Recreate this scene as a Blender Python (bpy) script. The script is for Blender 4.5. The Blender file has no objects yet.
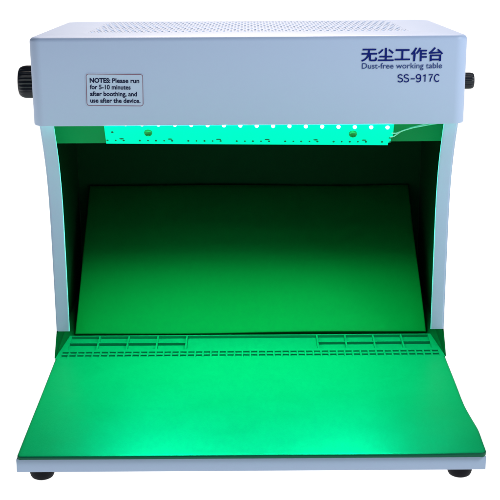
import bpy, bmesh, math, random
from mathutils import Vector, Matrix, noise
random.seed(7)
R = math.radians
scene = bpy.context.scene
COL = scene.collection
G0 = 0.0014         # everything measured from the device's datum sits this far above the table

# ------------------------------------------------------------------ materials
def mat(name, col, rough=.5, spec=.5, metal=0, bump=None, mottle=None, emit=None, coat=0):
    m = bpy.data.materials.new(name); m.use_nodes = True
    nt = m.node_tree; b = nt.nodes['Principled BSDF']
    b.inputs['Base Color'].default_value = (*col, 1)
    b.inputs['Roughness'].default_value = rough
    b.inputs['Specular IOR Level'].default_value = spec
    b.inputs['Metallic'].default_value = metal
    b.inputs['Coat Weight'].default_value = coat
    if emit:
        b.inputs['Emission Color'].default_value = (*emit[0], 1)
        b.inputs['Emission Strength'].default_value = emit[1]
    tc = nt.nodes.new('ShaderNodeTexCoord')
    if bump:
        sc, st, dist = bump
        n = nt.nodes.new('ShaderNodeTexNoise'); n.inputs['Scale'].default_value = sc
        n.inputs['Detail'].default_value = 3
        bp = nt.nodes.new('ShaderNodeBump'); bp.inputs['Strength'].default_value = st
        bp.inputs['Distance'].default_value = dist
        nt.links.new(tc.outputs['Object'], n.inputs['Vector'])
        nt.links.new(n.outputs['Fac'], bp.inputs['Height'])
        nt.links.new(bp.outputs['Normal'], b.inputs['Normal'])
    if mottle:
        sc, amt = mottle
        n = nt.nodes.new('ShaderNodeTexNoise'); n.inputs['Scale'].default_value = sc
        n.inputs['Detail'].default_value = 4
        mp = nt.nodes.new('ShaderNodeMapRange')
        mp.inputs['To Min'].default_value = rough - amt
        mp.inputs['To Max'].default_value = rough + amt
        nt.links.new(tc.outputs['Object'], n.inputs['Vector'])
        nt.links.new(n.outputs['Fac'], mp.inputs['Value'])
        nt.links.new(mp.outputs['Result'], b.inputs['Roughness'])
    return m

M = {}
M['paint'] = mat('powder_coated_metal', (.425, .528, .735), .42, .4, bump=(2600, .06, .0002), mottle=(30, .05))
M['inner'] = mat('shaded_interior', (.002, .037, .013), .75, .05, bump=(1500, .1, .0003))  # interior shade put into the base colour
M['bar'] = mat('green_lit_inner_metal', (.01, .20, .065), .5, .1)  # green lamp light put into the bar's base colour
M['green'] = mat('green_silicone', (.0005, .106, .055), .40, .20, bump=(750, .22, .0004), mottle=(40, .09))
M['board'] = mat('green_board', (.0005, .080, .017), .6, .08, bump=(1500, .1, .0002))
M['rubber'] = mat('black_rubber', (.004, .004, .008), .6, .15)
M['plastic'] = mat('black_plastic', (.010, .012, .018), .38, .4)
M['filter_sheet'] = mat('blue_grey_filter', (.40, .53, .74), .8, .1)  # filter sheet under the slots, near the casing colour
M['ink'] = mat('navy_ink', (.005, .014, .17), .6, .08)
M['thinink'] = mat('slate_blue_ink', (.035, .065, .23), .6, .08)
M['note_ink'] = mat('black_ink', (.010, .014, .055), .6, .08)
M['note_border'] = mat('maroon_ink', (.22, .09, .15), .5, .3)
M['sticker'] = mat('clear_sticker', (.46, .575, .76), .32, .45)
M['strip'] = mat('lit_led_strip', (.0, .2, .14), .5, .05, emit=((0.0, 1.0, .48), 1.02))
M['led'] = mat('led_chip', (.6, .9, .8), .4, .5, emit=((.30, 1.0, .85), 9))
M['pcb_hole'] = mat('strip_pad', (.02, .13, .08), .5, .4)
M['screw'] = mat('green_screw', (.05, .30, .09), .35, .5, metal=.5)  # screw heads coloured green
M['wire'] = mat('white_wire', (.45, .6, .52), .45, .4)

# ------------------------------------------------------------------ helpers
def link(name, bm, mats, parent=None, smooth=None, recalc=True):
    if recalc: bmesh.ops.recalc_face_normals(bm, faces=bm.faces)
    me = bpy.data.meshes.new(name); bm.to_mesh(me); bm.free()
    for m in (mats if isinstance(mats, (list, tuple)) else [mats]): me.materials.append(m)
    if smooth is not None:
        me.polygons.foreach_set('use_smooth', [True]*len(me.polygons))
        me.set_sharp_from_angle(angle=R(smooth))
    o = bpy.data.objects.new(name, me); COL.objects.link(o)
    if parent: o.parent = parent
    return o

def poly(bm, pts, mi=0):
    f = bm.faces.new([bm.verts.new(p) for p in pts]); f.material_index = mi; return f

def box(bm, x0, x1, y0, y1, z0, z1, bev=0, mi=0):
    ret = bmesh.ops.create_cube(bm, size=1)
    vs = ret['verts']
    for v in vs:
        v.co = Vector((x0+(v.co.x+.5)*(x1-x0), y0+(v.co.y+.5)*(y1-y0), z0+(v.co.z+.5)*(z1-z0)))
    fs = {f for v in vs for f in v.link_faces}
    for f in fs: f.material_index = mi
    if bev:
        es = {e for v in vs for e in v.link_edges}
        bmesh.ops.bevel(bm, geom=list(es), offset=bev, segments=3, profile=.5, affect='EDGES')

def loops(bm, rings, mi=0, cap0=False, cap1=False):
    vr = [[bm.verts.new(p) for p in r] for r in rings]
    n = len(vr[0])
    for a, b in zip(vr, vr[1:]):
        for i in range(n):
            f = bm.faces.new((a[i], a[(i+1) % n], b[(i+1) % n], b[i])); f.material_index = mi
    if cap0: bm.faces.new(vr[0]).material_index = mi
    if cap1: bm.faces.new(vr[-1]).material_index = mi
    return vr

def tube(bm, pts, r, n=8):
    pts = [Vector(p) for p in pts]; rings = []
    for i, p in enumerate(pts):
        d = (pts[min(i+1, len(pts)-1)] - pts[max(i-1, 0)]).normalized()
        a = d.cross(Vector((0, .3, 1))).normalized(); b = d.cross(a)
        rings.append([p + r*(math.cos(t)*a + math.sin(t)*b) for t in [2*math.pi*k/n for k in range(n)]])
    loops(bm, rings, cap0=True, cap1=True)

def text_bm(bm, s, x, z, size, y=-.00055, offset=0, width=None, mi=0, shear=0, height=None):
    """text lying on the hood's front face (facing -y), left edge x, baseline z"""
    cu = bpy.data.curves.new('lettering', 'FONT'); cu.body = s; cu.size = 1
    cu.offset = offset; cu.extrude = 0; cu.resolution_u = 4; cu.fill_mode = 'BOTH'
    o = bpy.data.objects.new('lettering', cu); COL.objects.link(o)
    dg = bpy.context.evaluated_depsgraph_get(); dg.update()
    me = bpy.data.meshes.new_from_object(o.evaluated_get(dg))
    xs = [v.co.x for v in me.vertices]; ys = [v.co.y for v in me.vertices]
    x0, x1, y0, y1 = min(xs), max(xs), min(ys), max(ys)
    sx = size if width is None else width/(x1-x0)
    sy = size if height is None else height/(y1-y0)
    yb = 0 if height is None else y0
    vs = [bm.verts.new((x+(v.co.x-x0)*sx, y, z+(v.co.y-yb)*sy)) for v in me.vertices]
    for p in me.polygons:
        try:
            f = bm.faces.new([vs[i] for i in p.vertices]); f.material_index = mi
        except ValueError: pass
    bpy.data.objects.remove(o); bpy.data.curves.remove(cu); bpy.data.meshes.remove(me)

def tag(o, label, cat):
    o['label'] = label; o['category'] = cat

# ------------------------------------------------------------------ the table it stands on
bm = bmesh.new()
poly(bm, [(-14, -8, 0), (14, -8, 0), (14, 20, 0), (-14, 20, 0)])
tm = bpy.data.materials.new('translucent_white'); tm.use_nodes = True  # translucent, so the added glow from below keeps it shadowless white
nt = tm.node_tree; nt.nodes.clear()
out = nt.nodes.new('ShaderNodeOutputMaterial'); mx = nt.nodes.new('ShaderNodeMixShader')
tr = nt.nodes.new('ShaderNodeBsdfTranslucent'); tr.inputs['Color'].default_value = (.97, .97, .97, 1)
df = nt.nodes.new('ShaderNodeBsdfDiffuse'); df.inputs['Color'].default_value = (.93, .93, .93, 1)
mx.inputs['Fac'].default_value = .10
nt.links.new(tr.outputs[0], mx.inputs[1]); nt.links.new(df.outputs[0], mx.inputs[2])
nt.links.new(mx.outputs[0], out.inputs['Surface'])
table = link('tabletop', bm, tm); table['kind'] = 'structure'

# ------------------------------------------------------------------ the workbench
root = bpy.data.objects.new('dust_free_workbench', None); COL.objects.link(root)
tag(root, 'pale blue grey metal cabinet with open front, black knobs and lit green lamp strip', 'workbench')

HW = .2117; ZT = .374+G0; ZB = .2870+G0; YD = .292; SL = .106
def ztop(y): return ZT - SL*max(y-.004, 0)

def plan(inset, rf=.012, rb=.020, n=8):
    """rounded outline of the hood, counter-clockwise, shrunk by inset"""
    pts = []
    for cx, cy, a0, r in ((HW-rf, rf, -90, rf), (HW-rb, YD-rb, 0, rb), (-HW+rb, YD-rb, 90, rb), (-HW+rf, rf, 180, rf)):
        rr = max(r-inset, .0005)
        for k in range(n+1):
            a = R(a0+90*k/n); pts.append((cx+rr*math.cos(a), cy+rr*math.sin(a)))
    return pts

# hood: a folded shell, lip turned in underneath, rounded top edge
bm = bmesh.new()
rt = .0045
rings = []
rings.append([(x, y, ZB+.030) for x, y in plan(.0022)])
rings.append([(x, y, ZB+.0006) for x, y in plan(.0018)])
rings.append([(x, y, ZB) for x, y in plan(.0012)])
rings.append([(x, y, ZB+.0003) for x, y in plan(.0004)])
rings.append([(x, y, ZB+.0011) for x, y in plan(0)])
for k in range(7):
    a = R(90*k/6)
    rings.append([(x, y, ztop(y)-rt*(1-math.sin(a))) for x, y in plan(rt*(1-math.cos(a)))])
vr = loops(bm, rings, cap0=True)
vx, vy0, vy1 = .162, .070, .268          # opening for the vent panel
orr = vr[-1]
rc = [bm.verts.new((x, y, ztop(y))) for x, y in ((-vx, vy0), (vx, vy0), (vx, vy1), (-vx, vy1))]
es = [bm.edges.get((orr[i], orr[(i+1) % len(orr)])) for i in range(len(orr))]
es += [bm.edges.new((rc[i], rc[(i+1) % 4])) for i in range(4)]
bmesh.ops.triangle_fill(bm, edges=es, use_beauty=True)
hood = link('hood', bm, M['paint'], root, smooth=40)

# perforated vent panel in the hood's top: staggered rows of real slots
bm = bmesh.new()
NX, NY = 46, 8
px, py = 2*vx/NX, (vy1-vy0)/NY
def slot_cell(x0, x1, y0, y1):
    cx, cy = (x0+x1)/2, (y0+y1)/2; hw, hl = .0012, .0080
    outer, inner = [], []
    for k in range(16):
        a = 2*math.pi*(k+.5)/16; c, s = math.cos(a), math.sin(a)
        inner.append((cx+hw*c, cy+(hl-hw)*(1 if s > 0 else -1)+hw*s))
        t = 1/max(abs(c), abs(s)); outer.append((cx+(x1-x0)/2*max(-1, min(1, c*t)), cy+(y1-y0)/2*max(-1, min(1, s*t))))
    # corners of the rectangle need their own points
    vo = [bm.verts.new((x, y, ztop(y)-.00004)) for x, y in outer]
    vi = [bm.verts.new((x, y, ztop(y)-.00004)) for x, y in inner]
    vd = [bm.verts.new((x, y, ztop(y)-.0005)) for x, y in inner]
    for i in range(16):
        j = (i+1) % 16
        bm.faces.new((vo[i], vo[j], vi[j], vi[i])); bm.faces.new((vi[i], vi[j], vd[j], vd[i]))
    for sx in (x0, x1):
        for sy in (y0, y1):
            near = sorted(range(16), key=lambda i: (outer[i][0]-sx)**2+(outer[i][1]-sy)**2)[:2]
            bm.faces.new((vo[near[0]], vo[near[1]], bm.verts.new((sx, sy, ztop(sy)-.0002))))
def plain(x0, x1, y0, y1): poly(bm, [(x, y, ztop(y)-.00004) for x, y in ((x0, y0), (x1, y0), (x1, y1), (x0, y1))])
for j in range(NY):
    y0 = vy0+j*py; y1 = y0+py
    if j % 2 == 0:
        for i in range(NX): slot_cell(-vx+i*px, -vx+(i+1)*px, y0, y1)
    else:
        plain(-vx, -vx+px/2, y0, y1); plain(vx-px/2, vx, y0, y1)
        for i in range(NX-1): slot_cell(-vx+(i+.5)*px, -vx+(i+1.5)*px, y0, y1)
link('vent_panel', bm, M['paint'], hood, recalc=True)
bm = bmesh.new()
box(bm, -vx+.001, vx-.001, vy0+.001, vy1-.001, 0, .001)
for v in bm.verts: v.co.z += ztop(v.co.y)-.0014
link('vent_filter', bm, M['filter_sheet'], hood)

# lettering on the front of the hood
bm = bmesh.new()
zt = G0
text_bm(bm, '无尘工作台', .1085, .3492+zt, 1, width=.0790, height=.0136, offset=.021)
link('brand_lettering', bm, M['ink'], hood, recalc=False)
bm = bmesh.new()
text_bm(bm, 'Dust-free working table', .1095, .3424+zt, .0078, width=.0775, offset=.004)
link('name_lettering', bm, M['thinink'], hood, recalc=False)
bm = bmesh.new()
def arc(cx, cz, rx, rz, a0, a1, n=12): return [(cx+rx*math.cos(R(a0+(a1-a0)*k/n)), cz+rz*math.sin(R(a0+(a1-a0)*k/n))) for k in range(n+1)]
# model number drawn as pen strokes on a 0.6 x 1 cell, the letterform of a plain sans
GL = {'S': [arc(.30, .745, .235, .215, 25, 240, 14)+arc(.30, .265, .265, .235, 65, -160, 14)],
      '-': [[(.10, .42), (.56, .42)]],
      '9': [arc(.29, .69, .235, .27, 0, 360, 24), [(.525, .69), (.525, .42)]+arc(.28, .33, .245, .30, 0, -150, 12)],
      '1': [[(.12, .78), (.24, .84), (.345, .98), (.345, .03)]],
      '7': [[(.05, .93), (.54, .93), (.40, .70), (.29, .42), (.22, .03)]],
      'C': [arc(.33, .50, .285, .46, 42, 318, 24)]}
def stroke(bm, pts, w, y):
    n = len(pts); L_, R_ = [], []
    for i, p in enumerate(pts):
        a = pts[max(i-1, 0)]; b = pts[min(i+1, n-1)]
        dx, dz = b[0]-a[0], b[1]-a[1]; d = math.hypot(dx, dz) or 1
        L_.append(bm.verts.new((p[0]-dz/d*w/2, y, p[1]+dx/d*w/2))); R_.append(bm.verts.new((p[0]+dz/d*w/2, y, p[1]-dx/d*w/2)))
    for i in range(n-1): bm.faces.new((L_[i], L_[i+1], R_[i+1], R_[i]))
cw, chh = .00590, .0076
for k, c in enumerate('SS-917C'):
    for q, st in enumerate(GL[c]):
        stroke(bm, [(.1443+k*cw+px_*.0089, .3290+zt+pz_*chh) for px_, pz_ in st], .00105, -.00055-.00003*q)
link('model_lettering', bm, M['ink'], hood, recalc=False)

# notice sticker: film, rounded printed border, four lines of print
SX0, SX1, SZ0, SZ1 = -.1575, -.1022, .3072+zt, .3388+zt
def rrect(x0, x1, z0, z1, r, y, n=6):
    pts = []
    for cx, cz, a0 in ((x1-r, z0+r, -90), (x1-r, z1-r, 0), (x0+r, z1-r, 90), (x0+r, z0+r, 180)):
        for k in range(n+1):
            a = R(a0+90*k/n); pts.append((cx+r*math.cos(a), y, cz+r*math.sin(a)))
    return pts
TILT = Matrix.Translation((-.13, 0, .327)) @ Matrix.Rotation(R(.9), 4, 'Y') @ Matrix.Translation((.13, 0, -.327))
bm = bmesh.new()
loops(bm, [rrect(SX0-.0006, SX1+.0006, SZ0-.0006, SZ1+.0006, .003, y) for y in (-.0001, -.00035)], cap0=True, cap1=True)
bm.transform(TILT); sticker = link('notice_sticker', bm, M['sticker'], hood)
bm = bmesh.new()
a = rrect(SX0, SX1, SZ0, SZ1, .0026, -.0005); b = rrect(SX0+.00062, SX1-.00062, SZ0+.00062, SZ1-.00062, .002, -.0005)
loops(bm, [a, b]); bm.transform(TILT); link('sticker_border', bm, M['note_border'], hood)
bm = bmesh.new()
LZ = [.3302, .3237, .3171, .3105]
text_bm(bm, 'NOTES:', SX0+.0036, LZ[0]+zt, .0062, width=.0200, offset=.04)
text_bm(bm, 'Please run', SX0+.0254, LZ[0]+zt, .0062, width=.0262, offset=.026)
text_bm(bm, 'for 5-10 minutes', SX0+.0036, LZ[1]+zt, .0062, width=.0395, offset=.026)
text_bm(bm, 'after boothing, and', SX0+.0036, LZ[2]+zt, .0062, width=.0455, offset=.026)
text_bm(bm, 'use after the device.', SX0+.0036, LZ[3]+zt, .0062, width=.0488, offset=.026)
bm.transform(TILT); link('sticker_lettering', bm, M['note_ink'], hood, recalc=False)

# side panels: sheet with a turned-in front flange along the concave front edge
PROF = [(.018, .300), (.022, .287), (.031, .270), (.041, .250), (.049, .230), (.054, .210), (.057, .190), (.0585, .165),
        (.0588, .140), (.0590, .115), (.0590, .090), (.0590, .066), (.0588, .0472)]
def catmull(P, n=4):
    outp = []
    for i in range(len(P)-1):
        p0, p1, p2, p3 = P[max(i-1, 0)], P[i], P[i+1], P[min(i+2, len(P)-1)]
        for k in range(n):
            t = k/n
            outp.append(tuple(.5*((2*b)+(-a+c)*t+(2*a-5*b+4*c-d)*t*t+(-a+3*b-3*c+d)*t**3) for a, b, c, d in zip(p0, p1, p2, p3)))
    outp.append(P[-1]); return outp
FP = catmull(PROF)
WX = .2088; FI = .1945; TH = .0012
for s in (-1, 1):
    bm = bmesh.new()
    outl = [(y, z+G0) for y, z in FP] + [(.050, .0400+G0), (.034, .0258+G0), (.289, .0258+G0), (.289, .2862+G0), (.262, .2862+G0), (.262, .302+G0)]
    def sheet(xa, xb, mi_in):
        A = [bm.verts.new((s*xa, y, z)) for y, z in outl]; B = [bm.verts.new((s*xb, y, z)) for y, z in outl]
        f = bm.faces.new(A); f.material_index = 0
        f = bm.faces.new(B); f.material_index = mi_in
        for i in range(len(A)):
            j = (i+1) % len(A); f = bm.faces.new((A[i], A[j], B[j], B[i])); f.material_index = 1 if i >= len(FP)-1 else 0  # edges past the flange take the shade-coloured inside material
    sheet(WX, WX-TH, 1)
    # flange with rounded outer bend
    rb = .0022
    prof = [(WX-.0002, .006)]
    for k in range(6):
        a = R(90*k/5); prof.append((WX-.0002-rb*(1-math.cos(a)), rb*(1-math.sin(a))))
    prof += [(FI+.0020, 0), (FI+.0003, 0), (FI, .0002), (FI, .0006), (FI+.001, .0011), (WX-.003, .0011), (WX-.0014, .006)]
    rings = []
    for i, (y, z) in enumerate(FP):
        rings.append([(s*x, y-.0008+d, z+G0) for x, d in prof])
    loops(bm, rings, cap0=True, cap1=True)
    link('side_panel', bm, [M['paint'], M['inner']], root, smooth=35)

# back wall, cross bar, sloping green board
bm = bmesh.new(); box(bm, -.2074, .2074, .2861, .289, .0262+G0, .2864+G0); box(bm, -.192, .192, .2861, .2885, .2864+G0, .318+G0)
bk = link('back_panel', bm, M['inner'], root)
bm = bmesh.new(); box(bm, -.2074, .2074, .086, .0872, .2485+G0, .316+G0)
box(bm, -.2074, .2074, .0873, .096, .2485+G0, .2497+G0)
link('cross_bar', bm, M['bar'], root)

bm = bmesh.new()
N1, N2 = 24, 40
th = .0035
b0 = Vector((0, .0935, .0300+G0)); b1 = Vector((0, .2815, .1460+G0)); dirv = (b1-b0); nrm = Vector((0, -dirv.z, dirv.y)).normalized()
rings = []
us = [0, .0015, .004] + [.004+.992*k/N2 for k in range(1, N2)] + [.996, .9985, 1]
gx = [-1, -.9975, -.992] + [-.992+1.984*k/N1 for k in range(1, N1)] + [.992, .9975, 1]
def edge_drop(t):
    return .0009*(1 if t == 0 else (.35 if t == 1 else 0))
vt, vb = [], []
for iu, u in enumerate(us):
    hw = .1943-.0010*u; rt_, rb_ = [], []
    for ix, g in enumerate(gx):
        e = min(min(iu, len(us)-1-iu), min(ix, len(gx)-1-ix))
        p = b0+dirv*u; p.x = g*hw
        p.x += .0007*math.sin(u*5+1)*(1 if g > 0 else .4)*abs(g)
        wob = .0011*math.sin(g*2.1+u*3)+.0006*math.sin(g*5-u*4)
        rt_.append(bm.verts.new(p+nrm*(wob-edge_drop(e)))); rb_.append(bm.verts.new(p-nrm*th))
    vt.append(rt_); vb.append(rb_)
for V in (vt, vb):
    for a, b in zip(V, V[1:]):
        for i in range(len(gx)-1): bm.faces.new((a[i], a[i+1], b[i+1], b[i]))
per = lambda V: V[0]+[r[-1] for r in V[1:]]+V[-1][-2::-1]+[r[0] for r in V[-2:0:-1]]
pa, pb = per(vt), per(vb)
for i in range(len(pa)): bm.faces.new((pa[i], pa[(i+1) % len(pa)], pb[(i+1) % len(pa)], pb[i]))
link('sloping_board', bm, M['board'], root, smooth=45)

# base tray with rubber feet
bm = bmesh.new(); rings = []
def base_ring(i, z): return [(s*(w-i), y+(i if y < 0 else -i), z+G0) for s, w, y in
    ((-1, .2124, -.1938), (1, .2129, -.1938), (1, .2066, .030), (1, .2066, .2855), (-1, .2066, .2855), (-1, .2066, .030))]
for i, z in ((.0012, .0118), (.0003, .0119), (0, .0124), (0, .0246), (.0003, .0251), (.0010, .0254)): rings.append(base_ring(i, z))
loops(bm, rings, cap0=True, cap1=True)
base = link('base', bm, M['paint'], root, smooth=35)
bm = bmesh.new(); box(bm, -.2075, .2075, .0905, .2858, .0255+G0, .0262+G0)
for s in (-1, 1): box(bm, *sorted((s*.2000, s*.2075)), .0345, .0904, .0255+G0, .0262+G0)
link('floor_shade_sheet', bm, M['inner'], root)  # added sheet, floor shade put into its colour
def foot_bm(cx, cy):
    bm = bmesh.new(); rings = []
    pr = [(.0100, .0121), (.0115, .0119), (.0117, .0105), (.0117, .0060), (.0114, .0032), (.0108, .0009), (.0100, -.0006), (.0088, -.0014)]
    for r, z in pr:
        rings.append([(cx+r*math.cos(2*math.pi*k/32), cy+r*math.sin(2*math.pi*k/32), z+G0) for k in range(32)])
    loops(bm, rings, cap0=True, cap1=True); return bm
for cx, cy in ((-.1925, -.1755), (.1925, -.1755), (-.1925, .262), (.1925, .262)):
    link('foot', foot_bm(cx, cy), M['rubber'], base, smooth=40)

# knobs: ribbed, axis along x
def knob(s, x0, x1, r, cy, cz, ribs, dome):
    bm = bmesh.new(); n = ribs*4; rings = []
    L = x1-x0
    prof = [(0, .80, 0), (.02, .97, 0), (.06, 1, 1), (.70, 1, 1), (.80, .99, .9), (.88, .965, .5), (.94, .92, .2), (.98, .86, 0), (1.0, .78, 0)]
    if dome: prof = [(0, .80, 0), (.02, .96, 0), (.08, 1, 1), (.60, 1, 1), (.72, .985, .9), (.82, .955, .6), (.91, .90, .2), (.97, .83, 0), (1.0, .74, 0)]
    for t, k, f in prof:
        ring = []
        for i in range(n):
            a = 2*math.pi*i/n; rr = r*k*(1-.085*f*(1 if i % 4 == 0 else (0 if i % 4 == 2 else .45)))
            ring.append((s*(x0+t*L), cy+rr*math.cos(a), cz+rr*math.sin(a)))
        rings.append(ring)
    rings.append([(s*(x1-.0004), cy+r*.5*math.cos(2*math.pi*i/n), cz+r*.5*math.sin(2*math.pi*i/n)) for i in range(n)])
    loops(bm, rings, cap0=True, cap1=True)
    return bm
link('knob', knob(-1, .2112, .2307, .0163, .050, .3215+G0, 26, True), M['plastic'], root, smooth=25)['label'] = 'large black ribbed knob'
link('knob', knob(1, .2112, .2266, .0082, .050, .3198+G0, 22, False), M['plastic'], root, smooth=25)['label'] = 'small black ribbed knob'

# lamp strip under the hood's front lip, leaning out over the mat
n_ = Vector((0, -.83, -.5578)).normalized(); up = Vector((0, -.5578, .83)).normalized()
o0 = Vector((0, .0785, .2492+G0)); SH = .0345
def on(x, h, d): return Vector((x, 0, -.012*x))+o0+up*h+n_*d
XL, XR = -.1488, .1490
bm = bmesh.new()
outl = [(XL, 0), (XR-.004, 0), (XR-.004, .004), (XR-.0015, .004), (XR-.0015, .0085), (XR-.004, .0085), (XR-.004, .012), (XR, .012), (XR, SH), (XL, SH)]
loops(bm, [[on(x, h, 0) for x, h in outl], [on(x, h, .0015) for x, h in outl]], cap0=True, cap1=True)
strip = link('lamp_strip', bm, M['strip'], root)
bm = bmesh.new()
def disc(x, h, rx, ry, d=.0019, n=10):
    loops(bm, [[on(x+rx*math.cos(2*math.pi*k/n), h+ry*math.sin(2*math.pi*k/n), dd) for k in range(n)] for dd in (.0012, d)], cap1=True)
k = 0
xx = .1425
while xx > -.146:
    disc(xx-.0045+.0005, .0052, .0012, .0012)
    if k % 3 == 1: disc(xx-.006, .0078, .0026, .0009)
    if k % 3 != 1: disc(xx-.0045+.009, .0052, .0010, .0010)
    xx -= .0168; k += 1
disc(-.141, .0178, .0014, .0012)
link('solder_pads', bm, M['pcb_hole'], strip)
for sxp in (-.1040, .1075):
    bm = bmesh.new(); n = 20; rings = []
    for r, d in ((.0042, .0012), (.0042, .0030), (.0036, .0040), (.0022, .0043), (.0021, .0034)):
        rings.append([on(sxp+r*math.cos(2*math.pi*q/n), .0178+r*math.sin(2*math.pi*q/n), d) for q in range(n)])
    loops(bm, rings, cap1=True); link('screw', bm, M['screw'], strip, smooth=30)
for q in range(18):
    xx = .1425-.0168*q
    bm = bmesh.new(); n = 10; rings = []
    for r, d in ((.0020, .0012), (.0020, .0024), (.0015, .0033), (.0008, .0037)):
        rings.append([on(xx+r*math.cos(2*math.pi*t/n), .0291-.010*xx+r*math.sin(2*math.pi*t/n), d) for t in range(n)])
    loops(bm, rings, cap1=True); link('led', bm, M['led'], strip, smooth=60)
bm = bmesh.new()
tube(bm, [on(.1475, .0195, .0025), on(.152, .0200, .003), on(.160, .0225, .001), on(.170, .0245, -.001), on(.185, .0265, -.003), on(.200, .0290, -.004)], .0006)
tube(bm, [on(.1465, .0135, .0025), on(.150, .0150, .0028), on(.157, .0205, .001), on(.168, .0235, -.002), on(.186, .0280, -.004)], .0006)
link('wire', bm, M['wire'], root, smooth=60)

# ------------------------------------------------------------------ silicone work mat
ZM = .0290+G0; ZU = .0255+G0
def smooth01(t): t = max(0, min(1, t)); return t*t*(3-2*t)
YF, YR = -.1965, .0895
def xl(y):
    w = -.2066-.0050*max(0, (.03-y)/.2265) if y < .03 else -.2066+.0076*(y-.03)/.0595
    d = y-YF; r = .004
    if d < r: w += r-math.sqrt(max(0, r*r-(r-d)**2))
    return w
def xr(y):
    w = .2066+.0044*max(0, (.03-y)/.2265) if y < .03 else .2066-.0076*(y-.03)/.0595
    w += .0024*smooth01((-.085-y)/.065)+.0006*math.exp(-((y+.152)/.016)**2)-.0004*math.exp(-((y+.085)/.03)**2)
    d = y-YF; r = .006
    if d < r: w -= r-math.sqrt(max(0, r*r-(r-d)**2))
    return w
def zmat(x, y):
    z = ZM + .0004*noise.noise(Vector((x*9, y*9, 1.3)))
    z += .0016*math.exp(-(((x-.205)/.03)**2+((y+.165)/.035)**2))           # the corner that curls up
    return z
YT = .0255          # front of the tray strip
bm = bmesh.new()
ev = [0, .0003, .0009, .0020, .0045]
def drop(d): return .0013*(1-math.sqrt(max(0, 1-(1-min(d/.0020, 1))**2)))
ysr = [YF+e for e in ev] + [YF+.0045+(YT-YF-.0045)*k/44 for k in range(1, 45)]
ix = 56
grid = []
for y in ysr:
    a, b = xl(y), xr(y)
    xs = [a+e for e in ev]+[a+.0045+(b-a-.009)*k/ix for k in range(1, ix)]+[b-e for e in ev[::-1]]
    row = []
    for x in xs:
        d = min(x-a, b-x, y-YF)
        fade = smooth01((YT-y)/.02)
        row.append(bm.verts.new((x, y, ZM+(zmat(x, y)-ZM)*fade-drop(max(d, 0)))))
    grid.append(row)
for a, b in zip(grid, grid[1:]):
    for i in range(len(a)-1): bm.faces.new((a[i], a[i+1], b[i+1], b[i]))
skirt = [r[0] for r in grid[::-1]]+grid[0][1:]+[r[-1] for r in grid[1:]]
low = [bm.verts.new((v.co.x*(.9985), v.co.y+(.0005 if v in grid[0] else 0), ZU+.0001)) for v in skirt]
for i in range(len(skirt)-1): bm.faces.new((skirt[i], skirt[i+1], low[i+1], low[i]))
for f in bm.faces: f.smooth = True
# the parts tray: cells sunk into the rear of the mat
DEP = .0026
def q4(p): poly(bm, p)
LONG = (-.0688, .0726)
def sink(x0, x1, y0, y1, DEP):
    zb = ZM-DEP; e = .0003
    c = [(x0, y0), (x1, y0), (x1, y1), (x0, y1)]; ci = [(x0+e, y0+e), (x1-e, y0+e), (x1-e, y1-e), (x0+e, y1-e)]
    q4([(x, y, zb) for x, y in ci])
    for i in range(4):
        j = (i+1) % 4
        q4([(*c[i], ZM), (*c[j], ZM), (*ci[j], zb), (*ci[i], zb)])
def band(y0, y1, cells, DEP=.0030):
    """a row y0..y1 with sunk cells [(x0,x1)], ribs between them"""
    lx = [xl(y0), xl(y1)]; rx = [xr(y0), xr(y1)]
    prev0, prev1 = lx
    for x0, x1 in cells:
        q4([(prev0, y0, ZM), (x0, y0, ZM), (x0, y1, ZM), (prev1, y1, ZM)])
        if (x0, x1) == LONG: prev0 = prev1 = x1; continue
        sink(x0, x1, y0, y1, DEP)
        prev0 = prev1 = x1
    q4([(prev0, y0, ZM), (rx[0], y0, ZM), (rx[1], y1, ZM), (prev1, y1, ZM)])
def solid(y0, y1): q4([(xl(y0), y0, ZM), (xr(y0), y0, ZM), (xr(y1), y1, ZM), (xl(y1), y1, ZM)])
def row_of(x0, x1, n, rib):
    p = (x1-x0)/n; return [(x0+i*p+rib/2, x0+(i+1)*p-rib/2) for i in range(n)]
pins = row_of(-.2022, .2022, 48, .0016)
solid(YT, .0285); band(.0285, .0350, pins, .0015); solid(.0350, .0372); band(.0372, .0436, pins, .0015); solid(.0436, .0500)
L4 = row_of(-.1975, -.0697, 4, .0018); R4 = row_of(.0735, .1968, 4, .0018)
band(.0500, .0675, L4+[LONG]+R4)
# rib between the two rows; the long middle cell runs through it
band(.0675, .0697, [LONG])
band(.0697, .0870, L4+[LONG]+R4)
solid(.0870, YR)
sink(*LONG, .0500, .0870, .0030)
pts = [YT, .0500, .0697, YR]
for fx in (xl, xr):
    for a, b in zip(pts, pts[1:]): q4([(fx(a), a, ZM), (fx(b), b, ZM), (fx(b), b, ZU), (fx(a), a, ZU)])
q4([(xl(YR), YR, ZM), (xr(YR), YR, ZM), (xr(YR), YR, ZU), (xl(YR), YR, ZU)])
mt = link('silicone_mat', bm, M['green'])
tag(mt, 'green silicone work mat with rows of small parts compartments, lying on the cabinet base', 'work mat')

# ------------------------------------------------------------------ lamps
def area(name, loc, target, sx, sy, power, col):
    l = bpy.data.lights.new(name, 'AREA'); l.shape = 'RECTANGLE'; l.size = sx; l.size_y = sy
    l.energy = power; l.color = col
    o = bpy.data.objects.new(name, l); COL.objects.link(o); o.location = loc
    o.rotation_euler = (Vector(target)-Vector(loc)).to_track_quat('-Z', 'Y').to_euler(); return o
c = on(0, .013, .006)
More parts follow.
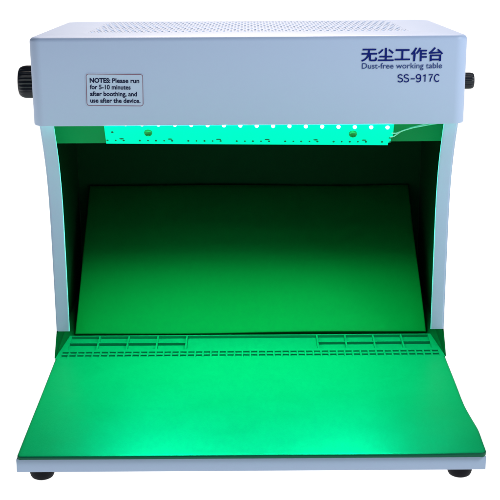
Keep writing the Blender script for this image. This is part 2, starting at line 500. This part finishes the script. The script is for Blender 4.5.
# the lit strip throws its light forwards and down over the mat; tilts vary to soften its cutoff, end lamps added to brighten the mat's sides
for x_, wid, deg, p in ((0, .292, 56, 1.9), (0, .292, 49, 1.8), (0, .292, 40, .75), (-.115, .062, 52.5, 1.4), (.115, .062, 52.5, 1.4)):
    cc = on(x_, .013, .006)
    area('strip_and_added_end_light', cc, cc+Vector((0, -math.sin(R(deg)), -math.cos(R(deg)))), wid, .018, p, (.0, 1.0, .47))
area('overhead_softbox', (0, 1.75, 1.95), (0, .1, .3), .30, 1.0, 86, (1, .855, .745))
area('front_softbox', (.85, -.55, .95), (.1, 0, .33), .4, .4, 8.2, (.90, .96, 1))

w = bpy.data.worlds.new('World'); scene.world = w; w.use_nodes = True
nt = w.node_tree; bg = nt.nodes['Background']
tc = nt.nodes.new('ShaderNodeTexCoord'); sp = nt.nodes.new('ShaderNodeSeparateXYZ')
gt = nt.nodes.new('ShaderNodeMath'); gt.operation = 'LESS_THAN'; gt.inputs[1].default_value = 0.0
mixc = nt.nodes.new('ShaderNodeMix'); mixc.data_type = 'RGBA'
mixc.inputs['A'].default_value = (.06, .08, .11, 1)      # dim studio above the table
mixc.inputs['B'].default_value = (1.22, 1.22, 1.22, 1)   # added glow from below, whitens the tabletop
nt.links.new(tc.outputs['Generated'], sp.inputs[0]); nt.links.new(sp.outputs['Z'], gt.inputs[0])
nt.links.new(gt.outputs[0], mixc.inputs['Factor']); nt.links.new(mixc.outputs['Result'], bg.inputs['Color'])
bg.inputs['Strength'].default_value = 1.0

# ------------------------------------------------------------------ camera
cd = bpy.data.cameras.new('camera'); cam = bpy.data.objects.new('camera', cd); COL.objects.link(cam)
cd.sensor_width = 36; cd.lens = 36*1333/500; cd.clip_start = .05; cd.clip_end = 100
cam.matrix_world = Matrix.Translation((.0004, -1.276, .59+G0)) @ Matrix.Rotation(R(90-18.7), 4, 'X') @ Matrix.Rotation(R(-.36), 4, 'Z')
scene.camera = cam
scene.view_settings.view_transform = 'Standard'; scene.view_settings.look = 'None'
scene.view_settings.exposure = 0; scene.view_settings.gamma = 1
scene.render.engine = 'CYCLES'
scene.cycles.max_bounces = 10; scene.cycles.use_denoising = True
